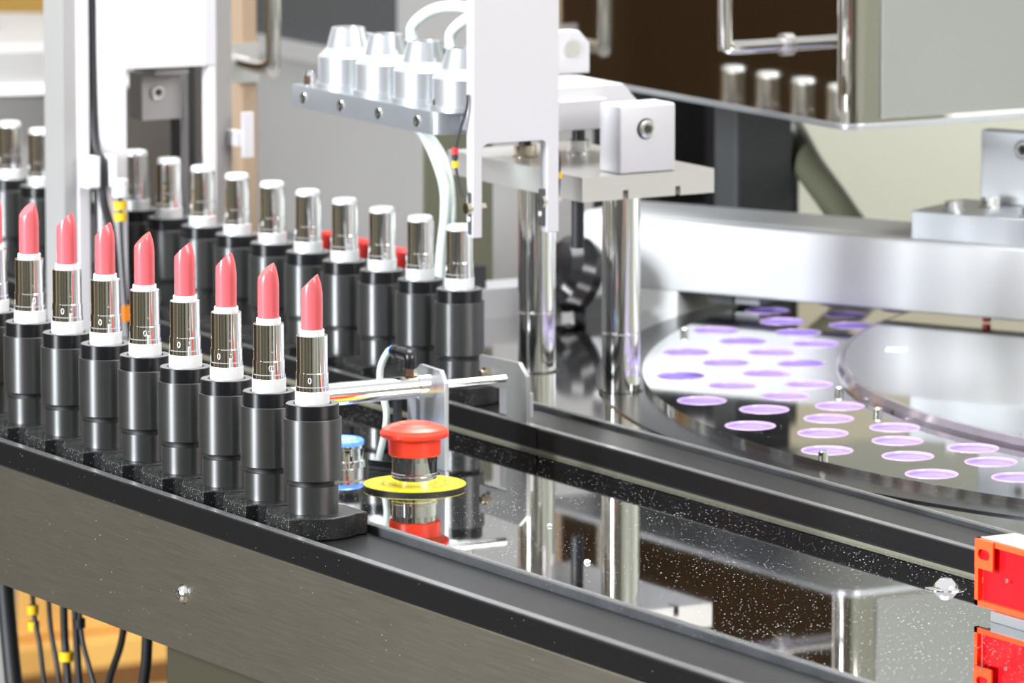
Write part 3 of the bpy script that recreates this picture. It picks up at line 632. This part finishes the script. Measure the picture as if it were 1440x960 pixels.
t = thing('dark_frame', 'black machine frame upright under the control box', 'frame', (-1060, 860, ZF))
obj('upright', box(-60, 40, 0, 60, 0, 1018), 'black', t, bev=2)
obj('upright', box(58, 100, 30, 90, 0, 1018), 'black', t, bev=2)
obj('side_post', box(150, 182, -20, 30, 0, 1018), 'dgrey', t, bev=2)
obj('crossbar', box(-60, 190, 10, 70, 820, 900), 'black', t, bev=2)
tag(obj('corrugated_hose', tube([(-940, 915, 82), (-905, 908, 62), (-878, 905, 43), (-845, 903, 24), (-810, 900, 4), (-775, 895, -13), (-730, 890, -18.6)], 12, 20), 'olive'), 'thick olive hose sloping down beside the black frame', 'hose')
t = thing('parts_hopper', 'round grey feeder drum with white rim at the far end', 'hopper', (-2050, 790, ZF))
obj('pole', lathe([(0, 0), (60, 0), (60, 8), (14, 12), (14, 660), (0, 660)], 32), 'panel', t)
obj('drum', lathe([(0, 660), (110, 660), (120, 860), (150, 915), (150, 945), (140, 952), (0, 962)], 72), 'panel', t)
obj('rim', lathe([(150, 908), (156, 908), (156, 916), (150, 916), (150, 908)], 72), 'wplastic', t)
obj('lid_knob', lathe([(0, 955), (5, 955), (6, 968), (0, 972)], 24), 'chrome', t, (60, -30, 0))

# ------------------------------------------------------------------ hanging cables and boxes under the deck
def cable(pts, r, label, marks=()):
    t = thing('hanging_cable', label, 'cable', pts[-1], 'cables hanging below the conveyor')
    pts = list(pts); pts.insert(-1, tuple(Vector(pts[-2]) + (Vector(pts[-1]) - Vector(pts[-2])) * 0.15))
    o = Vector(pts[-1]); P = [tuple(Vector(p) - o) for p in pts]
    c = obj('sheath', tube(P, r, 12), 'black', t)
    for (x, y, z), m in marks: obj('cable_marker', rodz(z - 3 - o.z, z + 3 - o.z, x - o.x, y - o.y, r + 2.2, 14), m, t)
Y0 = 150
cable([(-735, Y0, -64), (-716, Y0, -150), (-704, Y0, -215), (-688, Y0, -300), (-670, Y0, ZF)], 6.0, 'thick black cable hanging lowest under the conveyor frame')
cable([(-668, Y0, -64), (-668, Y0, -175), (-656, Y0, -215), (-640, Y0, -300), (-640, Y0, ZF)], 1.7, 'thin black lead with two yellow sleeves below the conveyor', [((-668, Y0, -185), 'ylab'), ((-667, Y0, -196), 'ylab')])
cable([(-660, Y0 + 8, -64), (-660, Y0 + 8, -180), (-646, Y0 + 8, -230), (-634, Y0 + 8, -300), (-630, Y0 + 8, ZF)], 1.7, 'thin black lead close beside the yellow sleeved lead')
cable([(-645, Y0 + 20, -64), (-645, Y0 + 20, -170), (-640, Y0 + 20, -230), (-630, Y0 + 20, -300), (-620, Y0 + 20, ZF)], 2.4, 'black lead with a red sleeve under the conveyor', [((-645, Y0 + 20, -176), 'rlab')])
cable([(-622, Y0, -64), (-621, Y0, -180), (-618, Y0, -210), (-612, Y0, -260), (-600, Y0, ZF)], 2.6, 'black double lead with a yellow sleeve low down', [((-618, Y0, -208), 'ylab')])
cable([(-606, Y0 + 4, -64), (-606, Y0 + 4, -176), (-590, Y0 + 4, -215), (-560, Y0 + 4, -260), (-550, Y0, ZF)], 1.7, 'thin black lead crossing towards the steel cabinet', [((-606, Y0 + 4, -184), 'black')])
cable([(-556, Y0 + 14, -64), (-560, Y0 + 14, -175), (-585, Y0 + 14, -225), (-600, Y0 + 14, -300), (-600, Y0 + 14, ZF)], 2.4, 'black lead slanting back across the thin leads')
cable([(-496, Y0, -64), (-500, Y0, -175), (-508, Y0, -215), (-525, Y0, -300), (-530, Y0, ZF)], 3.6, 'stout black cable hanging next to the olive cabinet')
def carton(loc, sx, sy, sz, label):
    t = thing('cardboard_box', label, 'box', loc, 'cardboard boxes on the floor')
    obj('body', box(-sx / 2, sx / 2, -sy / 2, sy / 2, 0, sz), 'card', t, bev=4)
    obj('tape', box(-sx / 2 - 1, sx / 2 + 1, -30, 30, sz, sz + 2), 'tape', t)
    obj('side_tape', box(sx / 2, sx / 2 + 2, -sy / 2, sy / 2, sz * 0.5, sz * 0.5 + 26), 'tape', t)
carton((-3450, 1600, ZF), 500, 1000, 118, 'wide flat cardboard box lying on the hall floor')
carton((-3470, 1620, ZF + 120), 480, 940, 150, 'cardboard box stacked on top of the flat one')
